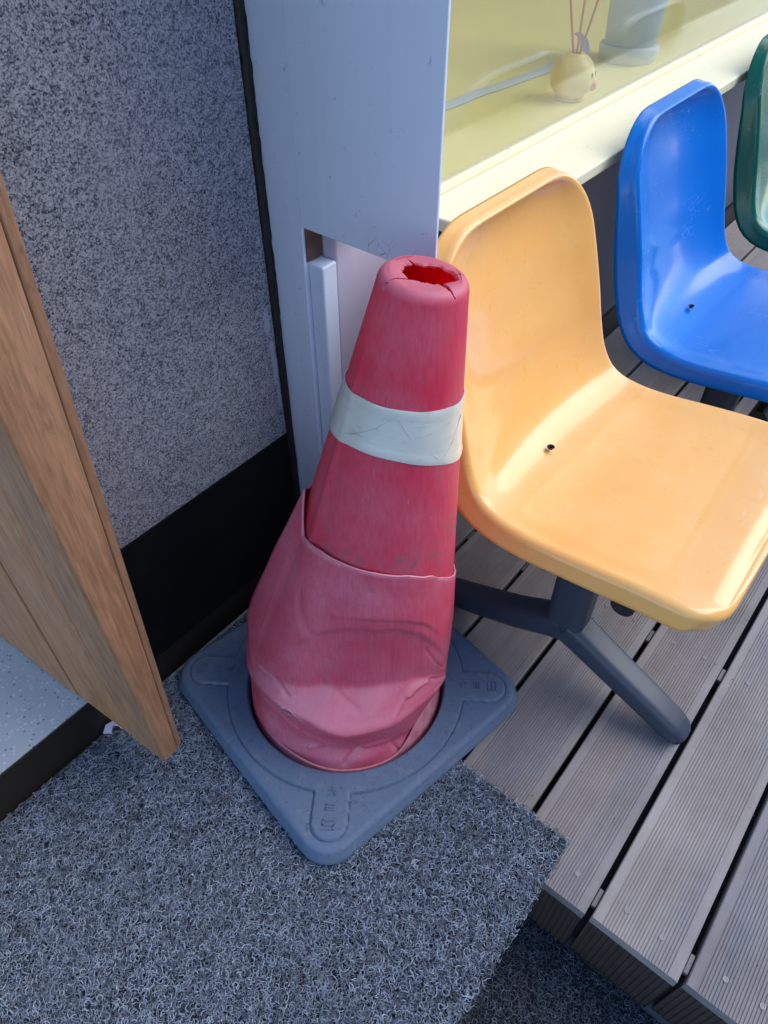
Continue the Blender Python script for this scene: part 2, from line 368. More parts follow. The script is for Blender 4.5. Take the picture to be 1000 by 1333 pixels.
# ribbed end face below each board
def fascia_mesh(wd):
    nr = 15; st = wd / nr; prof = []
    for i in range(nr):
        x = -wd / 2 + i * st; prof += [(x, 0), (x + st * .55, 0), (x + st * .65, .0016), (x + st * .9, .0016)]
    prof += [(wd / 2, 0)]
    n = len(prof); zs = [-.1745, -.0235]
    vs = [(x, y, z) for z in zs for x, y in prof] + [(wd / 2, .016, zs[0]), (-wd / 2, .016, zs[0]), (wd / 2, .016, zs[1]), (-wd / 2, .016, zs[1])]
    fs = [(i, i + 1, n + i + 1, n + i) for i in range(n - 1)]
    a, b, c, d = 2 * n, 2 * n + 1, 2 * n + 2, 2 * n + 3
    fs += [(n - 1, a, c, 2 * n - 1), (b, 0, n, d), (a, b, d, c), tuple(range(n, 2 * n)) + (c, d)]
    me = bpy.data.meshes.new('end_strip'); me.from_pydata(vs, [], fs); me.materials.append(M['fascia'])
    b2 = bmesh.new(); b2.from_mesh(me); bmesh.ops.recalc_face_normals(b2, faces=b2.faces); b2.to_mesh(me); b2.free(); return me
fas_me = fascia_mesh(PITCH - GAPW)
for i in range(-3, 8):
    xc = X0 + (i + .5) * PITCH
    yo = .405 + .045 * max(0, xc) + random.uniform(-.0015, .0015)
    b = bpy.data.objects.new('board', bmesh_board); COL.objects.link(b); b.parent = deck; b.location = (xc, yo, random.uniform(-.0006, .0006))
    if xc > -.2:
        f = bpy.data.objects.new('end_strip', fas_me); COL.objects.link(f); f.parent = deck; f.location = (xc, yo + .003, random.uniform(-.001, .001))
    for ys in (.040, .503, .97, 1.43):
        for sx in (-.027, .027):
            if yo + ys > 1.2 and xc < -.3: continue
            s = bpy.data.objects.new('screw', screw_me); COL.objects.link(s); s.parent = b; s.location = (sx + random.uniform(-.004, .004), ys + random.uniform(-.004, .004), -.0002)
        c = bpy.data.objects.new('clip', clip_me); COL.objects.link(c); c.parent = b; c.location = (PITCH / 2, ys - .008, -.002)

# ------------------------------------------------------------------ landing under the upper mat, lower step
lan = link('landing', mkbox(-.713, -.062, -.9, .398, -.178, -.002, .002), 'concrete'); tag(lan, kind='structure')

# ------------------------------------------------------------------ coil mats
def coil_mat(name, x0, x1, y0, y1, z0, n, vis, seed, mname='strand'):
    rg = np.random.default_rng(seed)
    px = rg.uniform(x0 + .003, x1 - .003, n * 3); py = rg.uniform(y0 + .003, y1 - .003, n * 3)
    ok = vis(px, py); px, py = px[ok][:n], py[ok][:n]; n = len(px)
    SEG = 5; K = 3
    ang = rg.uniform(0, 2 * np.pi, n); L = rg.uniform(.009, .017, n); curv = rg.normal(0, 1, n); curv = np.sign(curv) * (130 + 190 * rg.random(n))
    flip = rg.random(n) < .35
    base = z0 + .0025 + rg.random(n) ** 1.2 * .0045; amp = rg.uniform(0.0003, .0022, n); ph = rg.uniform(0, np.pi, n)
    P = np.zeros((n, SEG + 1, 3)); x, y, a = px.copy(), py.copy(), ang.copy(); ds = L / SEG
    for k in range(SEG + 1):
        P[:, k, 0] = x; P[:, k, 1] = y; P[:, k, 2] = base + amp * np.sin(ph + np.pi * k / SEG * 1.3)
        cc = np.where(flip & (k >= SEG // 2), -curv, curv)
        a = a + cc * ds; x = x + np.cos(a) * ds; y = y + np.sin(a) * ds
    e = .0035 * rg.random(n)[:, None]
    P[:, :, 0] = np.clip(P[:, :, 0], x0 - e, x1 + e); P[:, :, 1] = np.clip(P[:, :, 1], y0 - e, y1 + e)
    T = np.gradient(P, axis=1); T /= np.linalg.norm(T, axis=2, keepdims=True) + 1e-9
    up = np.array([0, 0, 1.]); Sd = np.cross(T, up); Sd /= np.linalg.norm(Sd, axis=2, keepdims=True) + 1e-9; U = np.cross(Sd, T)
    rad = rg.uniform(.00040, .00064, n)[:, None, None]
    V = np.stack([P + rad * (Sd * math.cos(t) + U * math.sin(t)) for t in (math.pi / 2, math.pi * 7 / 6, math.pi * 11 / 6)], axis=2)  # n,SEG+1,3,3
    verts = V.reshape(-1, 3)
    idx = np.arange(n * (SEG + 1) * K).reshape(n, SEG + 1, K)
    q = []
    for j in range(K):
        j2 = (j + 1) % K
        q.append(np.stack([idx[:, :-1, j], idx[:, :-1, j2], idx[:, 1:, j2], idx[:, 1:, j]], axis=-1).reshape(-1, 4))
    q = np.concatenate(q); me = bpy.data.meshes.new(name)
    me.vertices.add(len(verts)); me.vertices.foreach_set('co', verts.ravel().astype(np.float32))
    me.loops.add(q.size); me.loops.foreach_set('vertex_index', q.ravel().astype(np.int32))
    me.polygons.add(len(q)); me.polygons.foreach_set('loop_start', np.arange(0, q.size, 4, dtype=np.int32))
    me.polygons.foreach_set('use_smooth', np.ones(len(q), dtype=bool))
    me.update(calc_edges=True); me.validate(); me.materials.append(M[mname])
    o = bpy.data.objects.new(name, me); COL.objects.link(o); return o
def vis_up(x, y):        # strands only where the landing can be seen from around the photograph's place
    return y > -.172 + (x + .484) * .813 - .09 - .5 * np.maximum(0, -.484 - x)
um = link('coil_mat', mkbox(-.705, -.037, -.85, .474, -.001, .0065, .001), 'matback')
tag(um, 'upper grey coil mat carrying the cone and reaching onto the deck edge', 'mat')
s1 = coil_mat('fibre', -.706, -.034, -.35, .478, .0045, 64000, vis_up, 3); s1.parent = um; tag(s1, kind='stuff')
lm = link('coil_mat', mkbox(-.055, .45, -.6, .410, -.178, -.1745, .001), 'matback')
tag(lm, 'lower grey coil mat on the ground below the ribbed deck end', 'mat')
s2 = coil_mat('fibre', -.06, .45, -.2, .412, -.176, 15000, lambda x, y: (y > .02), 5, 'strand_shaded'); s2.parent = lm; tag(s2, kind='stuff')
bm = bmesh.new(); path = [(-.700, .150, .014), (-.703, .158, .022), (-.700, .166, .026), (-.693, .171, .023), (-.687, .172, .017)]
sweep(bm, path, [rsec(.014 - .002 * i, .0016, 10, 3) for i in range(5)], up=Vector((.3, .5, 1)).normalized())
tag(link('plastic_scrap', bm, 'smear', None, 60), 'tiny pale curled scrap on the mat at the foot of the threshold', 'scrap')

# ------------------------------------------------------------------ left building: threshold, riser, stone wall
th = link('threshold', mkbox(-2.2, -.716, -1.2, .235, -.01, .095, .002), 'terrazzo'); tag(th, kind='structure')
rs = link('riser', mkbox(-.7155, -.713, -1.2, .234, .0, .0935, .0008), 'riser'); tag(rs, kind='structure')
wall = empty('stone_wall', (-.75, .45, 0)); tag(wall, 'speckled grey granite wall with black stone base beside the white pillar', 'wall')
def wp(name, bm, m, **k):
    o = link(name, bm, m, None, **k); o.parent = wall; o.matrix_parent_inverse = Matrix.Translation(wall.location).inverted(); return o
slab = wp('granite_slab', mkbox(-.80, -.713, .238, .6215, .3335, 2.6, .0025, 2), 'granite')
wp('granite_slab', mkbox(-.80, -.7165, .6217, .6398, .0, 2.6), 'black')['label'] = 'dark recessed joint strip'
wp('base_slab', mkbox(-.80, -.714, .238, .6215, .069, .3315, .0012), 'black')
wp('kick_strip', mkbox(-.80, -.722, .238, .6215, -.01, .0665), 'riser')
# ragged black sealant bead in the corner joint
def bead(x, y, z0, z1, rad, jit, m, name, parent, n=160):
    bm = bmesh.new(); path = [(x + random.uniform(-jit, jit) * .4, y + random.uniform(-jit, jit), z0 + (z1 - z0) * i / n) for i in range(n + 1)]
    sweep(bm, path, [rsec(2 * rad * random.uniform(.8, 1.2), 2 * rad * random.uniform(.85, 1.15), 8, 2) for _ in path], up=Vector((0, 1, 0)))
    return link(name, bm, m, None, 60)
o = bead(-.7145, .6275, .02, 2.0, .0065, .0011, 'seal', 'sealant', None); o.parent = wall; o.matrix_parent_inverse = Matrix.Translation(wall.location).inverted()
o = bead(-.7105, .6330, .55, 2.0, .0016, .0012, 'seal', 'sealant', None); o.parent = wall; o.matrix_parent_inverse = Matrix.Translation(wall.location).inverted()
# white paint smear on the stone
def smear(yc, zc, wy, hz, seed):
    rg = random.Random(seed); n = 40; pts = []
    for i in range(n):
        a = 2 * math.pi * i / n; r = 1 + rg.uniform(-.28, .22); pts.append((yc + wy * r * math.cos(a), zc + hz * r * math.sin(a)))
    vs = [(-.7126, y, z) for y, z in pts] + [(-.7121, yc + (y - yc) * .8, zc + (z - zc) * .8) for y, z in pts]
    fs = [(i, (i + 1) % n, n + (i + 1) % n, n + i) for i in range(n)] + [tuple(range(n, 2 * n))]
    o = link('paint_smear', (vs, [], fs), 'smear'); o.parent = slab; o.matrix_parent_inverse = Matrix.Identity(4)
    o.parent = wall; o.matrix_parent_inverse = Matrix.Translation(wall.location).inverted()
smear(.6085, .548, .0065, .024, 1); smear(.6125, .475, .005, .045, 2); smear(.615, .415, .0035, .02, 4)

# ------------------------------------------------------------------ white pillar with projecting fin
pil = empty('pillar', (-.6, .66, 0)); tag(pil, 'white painted pillar with notched lower side between granite wall and window', 'pillar')
def pp(name, bm, m, par=None, **k):
    o = link(name, bm, m, None, **k); o.parent = pil; o.matrix_parent_inverse = Matrix.Translation(pil.location).inverted(); return o
pp('side_strip', mkbox(-.7125, -.6515, .634, .76, -.02, 2.6, .0015), 'paint')
pp('fin_panel', mkbox(-.6510, -.440, .6325, .6365, .6965, 2.6, .0010, 2), 'paintc')
pp('inner_panel', mkbox(-.6505, -.624, .6400, .668, -.02, .646, .003, 3), 'paint')
pp('back_panel', mkbox(-.6503, -.6255, .6685, .853, -.02, 2.6, .003, 3), 'paint_shade')
pp('cavity_dark_plate', mkbox(-.6250, -.57, .6385, .72, .716, .724), 'riser')  # plate added behind the fin so that the notch cavity stays dark
pp('notch_cheek', mkbox(-.6512, -.6498, .6385, .6685, .6465, .72), 'dirt')

# ------------------------------------------------------------------ window front
win = empty('shop_window', (-.65, 2.2, 0)); tag(win, 'shop window with cream sill above a dark blue grey panel behind the chairs', 'window')
def ww(name, bm, m, **k):
    o = link(name, bm, m, None, **k); o.parent = win; o.matrix_parent_inverse = Matrix.Translation(win.location).inverted(); return o
ww('sill', mkbox(-.664, -.509, .854, 5.2, .630, .650, .003, 3), 'sillp')
ww('lower_panel', mkbox(-.715, -.70, .854, 5.2, -.02, .6275), 'bluegrey')
ww('bottom_channel', mkbox(-.656, -.636, .854, 5.2, .6505, .662, .0015), 'sillp')
ww('pane', mkbox(-.650, -.645, .855, 5.2, .662, 2.36), 'glass')
ww('header', mkbox(-.72, -.60, .854, 5.2, 2.365, 2.6, .003), 'sillp')
# room behind the glass
ctr = link('counter', mkbox(-2.6, -.666, .862, 5.2, .60, .650, .002), 'counter'); tag(ctr, kind='structure')
bw = link('room_wall', mkbox(-2.7, -2.605, .862, 5.2, 0, 2.6), 'yellowwall'); tag(bw, 'yellow wall at the back of the room behind the window', 'wall')
cl = link('ceiling', mkbox(-2.6, -.72, .862, 5.2, 2.45, 2.6), 'yellowwall'); tag(cl, kind='structure')
ew = link('room_wall', mkbox(-2.6, -.668, 5.21, 5.3, 0, 2.6), 'yellowwall'); tag(ew, 'far yellow end wall of the room behind the window', 'wall')
ow = link('room_wall', mkbox(-2.6, -.652, .8545, .8615, .0, 2.45), 'yellowwall'); tag(ow, 'near yellow end wall of the room behind the white pillar', 'wall')

# ------------------------------------------------------------------ things on the counter
D = empty('reed_diffuser', (-.715, 1.462, .650)); tag(D, 'yellow round chick faced reed diffuser with three sticks behind the glass', 'diffuser')
prof = [(0, 0), (.024, 0), (.030, .003)] + [(.043 * math.cos(a), .040 + .041 * math.sin(a)) for a in np.linspace(-1.05, 1.15, 16)] + [(.0165, .0795), (.010, .0795), (.009, .070), (0, .070)]
link('bottle', lathe(bmesh.new(), prof, n=40), 'duck', D, 40)
for dx, dy, L, q in ((-.035, -.006, .125, 0), (-.012, .022, .135, 1), (.006, .052, .115, 2)):
    bm = bmesh.new(); tube(bm, [(q * .003 - .003, q * .002, .066), (dx, dy, .066 + L)], .0022, 8); link('reed', bm, 'reed', D, 60)
def blob(bm, c, r, sc=(1, 1, 1)):
    rr = bmesh.ops.create_uvsphere(bm, u_segments=14, v_segments=10, radius=r)
    for v in rr['verts']: v.co = Vector((c[0] + v.co.x * sc[0], c[1] + v.co.y * sc[1], c[2] + v.co.z * sc[2]))
    return bm
link('beak', blob(bmesh.new(), (.0385, .0115, .028), .0095, (.9, .9, 1)), 'orange', D, 180)
for ea in (-4, 19): link('eye', blob(bmesh.new(), (.0405 * math.cos(R(ea)), .0405 * math.sin(R(ea)), .047), .0038, (.8, .8, 1.6)), 'eye', D, 180)
Bn = empty('plastic_tub', (-.755, 1.80, .650)); tag(Bn, 'tall translucent blue plastic tub with white base on the yellow counter', 'tub')
link('base', lathe(bmesh.new(), [(0, 0), (.060, 0), (.064, .006), (.066, .026), (.062, .032), (.055, .033), (0, .030)], n=48), 'whitep', Bn, 40)
link('body', lathe(bmesh.new(), [(.056, .034), (.060, .10), (.066, .28), (.070, .36), (.067, .36), (.063, .28), (.057, .10), (.053, .034)], n=48), 'bin', Bn, 40)
# flat ribbon cable lying on the counter
def ribbon(name, pts, wd, m, lab, cat):
    bm = bmesh.new(); P = [Vector(p) for p in pts]; fine = []
    for i in range(len(P) - 1):
        p0, p1, p2, p3 = P[max(i - 1, 0)], P[i], P[i + 1], P[min(i + 2, len(P) - 1)]
        for k in range(8):
            t = k / 8; fine.append(.5 * ((2 * p1) + (-p0 + p2) * t + (2 * p0 - 5 * p1 + 4 * p2 - p3) * t * t + (-p0 + 3 * p1 - 3 * p2 + p3) * t ** 3))
    fine.append(P[-1]); sweep(bm, fine, [rsec(wd, .003, 10, 4) for _ in fine]); return tag(link(name, bm, m, None, 60), lab, cat)
ribbon('cable', [(-.90, 1.05, .6525), (-.875, 1.264, .6525), (-.872, 1.36, .6525), (-.861, 1.465, .6525), (-.852, 1.58, .6525), (-.845, 1.655, .655)], .032, 'whitep', 'flat white cable curving along the yellow counter to the diffuser', 'cable')
ribbon('tape_curl', [(-.840, 1.665, .6525), (-.826, 1.695, .656), (-.818, 1.71, .670), (-.83, 1.72, .690), (-.85, 1.725, .70)], .022, 'lilac', 'short lilac plastic curl standing at the end of the white cable', 'strip')

# ------------------------------------------------------------------ wooden door
door = empty('wooden_door', (-.72, .17, .1)); tag(door, 'weathered brown plank door standing open over the terrazzo threshold', 'door')
def dd(name, bm, m, **k):
    o = link(name, bm, m, None, **k); o.parent = door; o.matrix_parent_inverse = Matrix.Translation(door.location).inverted(); return o
DU = Vector((-.926 + .542, .130 - .164, 0)).normalized(); DN = Vector((DU.y, -DU.x, 0)); DN = DN if DN.y > 0 else -DN
F0 = Vector((-.542, .164, 0))
def plank(u0, u1, zb, zt, t0, t1, d=0.0, bev=.003):
    """front face from u0 to u1 along the leaf; thickness t0 at the foot, t1 at the head"""
    def P(u, n, z): q = F0 + DU * u + DN * n; return (q.x, q.y, z)
    c = [P(u0, d, zb), P(u1, d, zb), P(u1, t0, zb), P(u0, t0, zb), P(u0, d, zt), P(u1, d, zt), P(u1, t1, zt), P(u0, t1, zt)]
    return hexa(bmesh.new(), c, bev)
zt = 1.75
def tk(z): return .0335 + .052 * (z - .1) / .9
dd('edge_rail', plank(0, .0685, .098, zt, .0255, .0255 + .046 * (zt - .1) / .9, 0, .0035), 'wood_rail', smooth=40)
def lip_strip(a0, a1, b0, b1, u, m, bev):
    def P(uu, n, z): q = F0 + DU * uu + DN * n; return (q.x, q.y, z)
    c = [P(u, a0, .1), P(.06, a0, .1), P(.06, a1, .1), P(u, a1, .1), P(u, b0, zt), P(.06, b0, zt), P(.06, b1, zt), P(u, b1, zt)]
    dd('edge_lipping', hexa(bmesh.new(), c, bev), m, smooth=40)
HH = (zt - .1) / .9
lip_strip(.0258, .0345, .0258 + .046 * HH, .0345 + .050 * HH, .0012, 'wood_edge', .0022)
for u0, u1, d in ((.0695, .190, .0012), (.191, .305, -.0004), (.306, .42, .0008), (.421, .54, 0)):
    dd('plank', plank(u0, u1, .1, zt, .03, .03, d, .0025), 'wood', smooth=40)

# ------------------------------------------------------------------ chairs
def cr(P, n):
    out = []
    for i in range(len(P) - 1):
        p0, p1, p2, p3 = P[max(i - 1, 0)], P[i], P[i + 1], P[min(i + 2, len(P) - 1)]
        for k in range(n):
            t = k / n; out.append(.5 * ((2 * p1) + (-p0 + p2) * t + (2 * p0 - 5 * p1 + 4 * p2 - p3) * t * t + (-p0 + 3 * p1 - 3 * p2 + p3) * t ** 3))
    out.append(P[-1]); return out
def chair_mesh():
    ctl = [(.197, .372), (.167, .384), (.10, .383), (.02, .373), (-.06, .363), (-.115, .365), (-.150, .379), (-.172, .410), (-.188, .455), (-.206, .52), (-.228, .59), (-.247, .645), (-.264, .699)]
    pr = np.array(cr([np.array(p) for p in ctl], 24)); seg = np.r_[0, np.cumsum(np.linalg.norm(np.diff(pr, axis=0), axis=1))]; LEN = seg[-1]
    def prof(s):
        x = np.interp(s, seg, pr[:, 0]); z = np.interp(s, seg, pr[:, 1]); e = .006
        t = np.array([np.interp(s + e, seg, pr[:, 0]) - np.interp(s - e, seg, pr[:, 0]), np.interp(s + e, seg, pr[:, 1]) - np.interp(s - e, seg, pr[:, 1])]); t /= np.linalg.norm(t)
        return np.array([x, z]), t, np.array([t[1], -t[0]]) * (1 if True else -1)
    wk = [(0, .208), (.05, .213), (.16, .215), (.26, .213), (.33, .208), (.39, .199), (.45, .195), (.55, .193), (.64, .189), (LEN, .182)]
    rc0, rc1 = .055, .088
    def W(s):
        b = np.interp(s, [a for a, _ in wk], [c for _, c in wk])
        # smooth the piecewise widths
        b = np.mean([np.interp(np.clip(s + d, 0, LEN), [a for a, _ in wk], [c for _, c in wk]) for d in np.linspace(-.03, .03, 7)])
        for d, rc in ((s, rc0), (LEN - s, rc1)):
            if d < rc: b = b - rc + math.sqrt(max(0, rc * rc - (rc - d) ** 2))
        return b
    u = np.linspace(0, 1, 97); ss = LEN * (u - .8 * np.sin(2 * np.pi * u) / (2 * np.pi)); ts = np.sin(np.linspace(-1, 1, 61) * np.pi / 2 * .93) / math.sin(np.pi / 2 * .93)
    bm = bmesh.new(); G = []
    def P3(s, wv, h, o=(0, 0)):
        p, t, n = prof(min(max(s, 0), LEN))
        q = p + t * (s - min(max(s, 0), LEN)) + n * h
        return (q[0], wv, q[1])
    def height(s, wv):
        ww_ = W(s); e = min(ww_ - abs(wv) if ww_ > 0 else 0, (s + .0) * 1.0, (LEN - s))
        ds_ = abs(wv) / max(ww_, 1e-3)
        back = min(1, max(0, (s - .33) / .12))
        lip = 1 - math.exp(-(max(e, 0) / .030) ** 2)
        dish = .0035 * lip + (.010 * (1 - ds_ ** 2)) * (1 - back) + .030 * (1 - ds_ ** 2) * back
        # shallow scooped panel in the upper part of the back
        pb = ((s - .615) / .115) ** 4 + (wv / .150) ** 4
        dish += .008 / (1 + pb ** 1.6) * back
        return -dish
    for s in ss:
        row = []
        for t in ts:
            wv = t * W(s); row.append(bm.verts.new(P3(s, wv, height(s, wv))))
        G.append(row)
    ns, nw = len(ss), len(ts)
    for i in range(ns - 1):
        for j in range(nw - 1): bm.faces.new((G[i][j], G[i][j + 1], G[i + 1][j + 1], G[i + 1][j]))
    loop = [(0, j) for j in range(nw)] + [(i, nw - 1) for i in range(1, ns)] + [(ns - 1, j) for j in range(nw - 2, -1, -1)] + [(i, 0) for i in range(ns - 2, 0, -1)]
    sw = [(ss[i], ts[j] * W(ss[i])) for i, j in loop]; m = len(loop); prev = [G[i][j] for i, j in loop]
    outs = []
    for k in range(m):
        a, b = sw[(k - 2) % m], sw[(k + 2) % m]; d = np.array([b[0] - a[0], b[1] - a[1]]); d /= np.linalg.norm(d) + 1e-9
        outs.append(np.array([-d[1], d[0]]))
    c0 = np.array([LEN * .3, 0]); 
    if np.dot(outs[5], np.array(sw[5]) - c0) < 0: outs = [-o for o in outs]
    RR = .0125; rings = []
    for th_ in np.linspace(.25, 1, 5) * math.pi / 2: rings.append((RR * math.sin(th_), -RR * (1 - math.cos(th_)), None))
    for fr in (.25, .5, .75, 1.0): rings.append((RR, -RR, fr))
    for off, h, fr in rings:
        cur = []
        for k in range(m):
            s, wv = sw[k]
            s_ = s; dep = float(np.mean([np.interp(s_ + q_, [0, .28, .42, .52, LEN - .16, LEN - .02, LEN], [.032, .032, .042, .045, .040, .028, .026]) for q_ in np.linspace(-.05, .05, 9)]))
            off = RR if fr is not None else off
            if fr is not None: off = RR + float(np.mean([np.interp(s_ + q_, [0, .25, .42, .55, LEN - .12, LEN], [.004, .004, .012, .012, .010, .006]) for q_ in np.linspace(-.06, .06, 9)])) * fr
            hh = h - (dep - RR) * (fr or 0)
            s2 = s + outs[k][0] * off; w2 = wv + outs[k][1] * off
            cur.append(bm.verts.new(P3(s2, w2, hh)))
        for k in range(m): bm.faces.new((prev[k], prev[(k + 1) % m], cur[(k + 1) % m], cur[k]))
        prev = cur
    bmesh.ops.recalc_face_normals(bm, faces=bm.faces)
    bm.faces.ensure_lookup_table()
    f = G and bm.faces[(30) * (nw - 1) + 30]
    if f.normal.z < 0: bmesh.ops.reverse_faces(bm, faces=bm.faces)
    # give the shell thickness
    geom = bmesh.ops.solidify(bm, geom=bm.faces[:], thickness=.0035)
    return bm
def make_chair(matname, loc, label):
    c = empty('plastic_chair', loc)
    tag(c, label, 'chair', 'moulded plastic chairs in a row along the window')
    sh = link('seat_shell', chair_mesh(), matname, c, 180)
    link('screw_recess', lathe(bmesh.new(), [(0, -.004), (.0035, -.004), (.0046, .0003), (.0056, .0007), (.0064, 0)], (-.137, -.030, .3642), n=18), 'blackp', sh, 60).rotation_euler = (0, 0, 0)
    y = -.130
    bm = bmesh.new()
    ft = [(.0, y, .125), (.03, y, .112), (.08, y, .088), (.15, y, .056), (.205, y, .030), (.224, y, .0215), (.232, y, .019)]
    sweep(bm, ft, [rsec(.055 - .012 * i / 6 if i < 5 else (.042 if i == 5 else .026), .050 - .012 * i / 6 if i < 5 else (.030 if i == 5 else .018), 24, 5.0) for i in range(7)])
    link('front_foot', bm, 'steel', c, 50)
    bm = bmesh.new()
    rt = [(.0, y, .1245), (-.03, y, .112), (-.09, y, .080), (-.17, y, .048), (-.225, y, .028), (-.244, y, .021), (-.252, y, .019)]
    sweep(bm, rt, [rsec(.0545 - .012 * i / 6 if i < 5 else (.042 if i == 5 else .026), .0495 - .012 * i / 6 if i < 5 else (.030 if i == 5 else .018), 24, 5.0) for i in range(7)])
    link('rear_foot', bm, 'steel', c, 50)
    bm = bmesh.new(); sweep(bm, [(-.004, y, .104), (-.004, y, .16), (-.004, y, .336)], [rsec(.050, .062, 24, 6)] * 3, up=Vector((1, 0, 0)))
    link('post', bm, 'steel', c, 50)
    bm = bmesh.new(); box(bm, -.09, .12, y - .02, y + .15, .318, .3335, .003); link('seat_bracket', bm, 'blackp', c)
    bm = bmesh.new(); tube(bm, [(.075, y - .036, .268), (.075, y + .20, .268)], .0175, 20); link('bracket_tube', bm, 'blackp', c, 50)
    for (fx, nm) in ((.218, 'f'), (-.238, 'r')):
        bm = bmesh.new(); lathe(bm, [(0, 0), (.013, 0), (.015, .004), (.013, .014), (0, .014)], (fx, y, 0), 18); link('foot_pad', bm, 'blackp', c, 50)
    return c
c1 = make_chair('yel', (-.203, .863, 0), 'yellow orange plastic chair next to the red cone')
def copy_tree(o, parent=None):
    c = o.copy(); COL.objects.link(c)
    if parent: c.parent = parent; c.matrix_parent_inverse = o.matrix_parent_inverse
    for ch in list(o.children): copy_tree(ch, c)
    return c
def recolour(c, matname, label, y):
    c.location.y = y; c['label'] = label
    for ch in c.children:
        if ch.name.startswith('seat_shell'):
            ch.data = ch.data.copy(); ch.data.materials[0] = M[matname]
c2 = copy_tree(c1); recolour(c2, 'blu', 'bright blue plastic chair between the yellow and the green chair', .863 + .552)
c3 = copy_tree(c1); c3.location.x -= .008; recolour(c3, 'grn', 'dark green plastic chair at the far end by the photo edge', .863 + 1.16)

# ------------------------------------------------------------------ traffic cone
ZB = .012
CB = Vector((-.4525, .4665, ZB)); CT = Vector((-.389, .546, .768))
cone = empty('traffic_cone', CB); tag(cone, 'battered red traffic cone with crushed lower part on a grey rubber base', 'traffic cone')
def cc(name, bm, m, par=None, **k):
    o = link(name, bm, m, None, **k); p = par or cone; o.parent = p
    o.matrix_parent_inverse = Matrix.Translation(cone.location).inverted() if p is cone else Matrix.Identity(4); return o
AX = (CT - CB).normalized(); E0 = Vector((.692, -.722, 0)); N0 = (E0 - AX * E0.dot(AX)).normalized(); N1 = AX.cross(N0)
def CP(h, deg, r):
    a = R(deg); return CB + AX * h + (N0 * math.cos(a) + N1 * math.sin(a)) * r
# rubber base: a height field on rings between the hole and the rounded square
BC = Vector((-.4545, .4590)); ang = R(-10.0); U = Vector((math.cos(ang), math.sin(ang))); Vv = Vector((-U.y, U.x))
HS = .213; RCN = .047; RH = .166
def sq_r(a):
    c, s = abs(math.cos(a)), abs(math.sin(a)); i = HS - RCN
    r = HS / max(c, s)
    x, y = r * c, r * s
    if x > i and y > i:
        # intersect ray with the corner circle
        b = i * (c + s); d = b * b - (2 * i * i - RCN * RCN); r = b + math.sqrt(max(0, d))
    return r
def sd_raise(x, y):
    r = math.hypot(x, y); ring = max(r - .195, RH - .01 - r)
    best = ring
    for k in range(4):
        a = math.pi / 4 + k * math.pi / 2; l = x * math.cos(a) + y * math.sin(a); t = -x * math.sin(a) + y * math.cos(a)
        lc = min(max(l, .15), .238); d = math.hypot(l - lc, t) - .0255; best = min(best, d)
    return best
def base_h(x, y, edge):
    h = .0300
    d = sd_raise(x, y); t = min(1, max(0, (.0010 - d) / .0020)); t = t * t * (3 - 2 * t); h += .0038 * t
    g_ = math.exp(-((d - .0016) / .0010) ** 2); h -= .0018 * g_
    if edge < .012: q = 1 - edge / .012; h -= .009 * (1 - math.sqrt(max(0, 1 - q * q)))
    return h
NT, NR = 640, 74; vs = []; fs = []
prerings = [(RH - .006, 0.0), (RH - .006, .006), (RH - .003, .030), (RH - .001, .0336)]
for k in range(NT):
    a = 2 * math.pi * k / NT; ro = sq_r(a); ca, sa = math.cos(a), math.sin(a); col = []
    for r, z in prerings: col.append((r * ca, r * sa, z))
    for j in range(NR + 1):
        f = j / NR; r = RH + (ro - RH) * f; col.append((r * ca, r * sa, base_h(r * ca, r * sa, ro - r)))
    for dr, z in ((.0016, .017), (.004, .012), (.0065, .006), (.005, .001), (.0, 0)):
        col.append(((ro + dr) * ca, (ro + dr) * sa, z))
    for x, y, z in col: q = BC + U * x + Vv * y; vs.append((q.x, q.y, ZB + z))
NC = len(col)
for k in range(NT):
    k2 = (k + 1) % NT
    for j in range(NC - 1): fs.append((k * NC + j, k * NC + j + 1, k2 * NC + j + 1, k2 * NC + j))
base = cc('rubber_base', (vs, [], fs), 'rubber', smooth=50)
# moulded lettering strokes on the four pads
def stroke(l0, t0, l1, t1, k, wd=.0016):
    a = math.pi / 4 + k * math.pi / 2; ca, sa = math.cos(a), math.sin(a)
    def W2(l, t): x, y = l * ca - t * sa, l * sa + t * ca; q = BC + U * x + Vv * y; return Vector((q.x, q.y, 0))
    p, q = W2(l0, t0), W2(l1, t1); d = (q - p).normalized() * wd * .5; s = Vector((-d.y, d.x, 0)); p -= d; q += d
    z0, z1 = ZB + .0325, ZB + .0352
    c = [p - s, q - s, q + s, p + s]
    hexa(bm, [(v.x, v.y, z0) for v in c] + [(v.x, v.y, z1) for v in c])
glyphs = [  # strokes in a 1x1 cell, reading across the pad
    [(0, 0, 1, 0), (1, 0, 1, .45), (0, .45, 1, .45), (0, .45, 0, 1), (0, 1, 1, 1)],
    [(0, .1, 1, .1), (0, .1, 0, .9), (0, .5, .9, .5), (0, .9, 1, .9)],
    [(.1, .0, .9, .0), (.9, 0, .75, .5), (0, .6, 1, .6), (.5, .6, .5, 1)]]
for k in range(4):
    bm = bmesh.new()
    for gi, l0 in enumerate((.243, .218, .194)):
        for (a, b, c, d) in glyphs[gi]:
            sz = .013 if gi == 0 else .010; f = 1 if gi == 0 else .7
            stroke(l0 + sz * (.5 - b), -sz * .6 + sz * 1.2 * a, l0 + sz * (.5 - d), -sz * .6 + sz * 1.2 * c, k, .0017 * f)
    tag(cc('moulded_lettering', bm, 'rubber', base), kind='stuff')

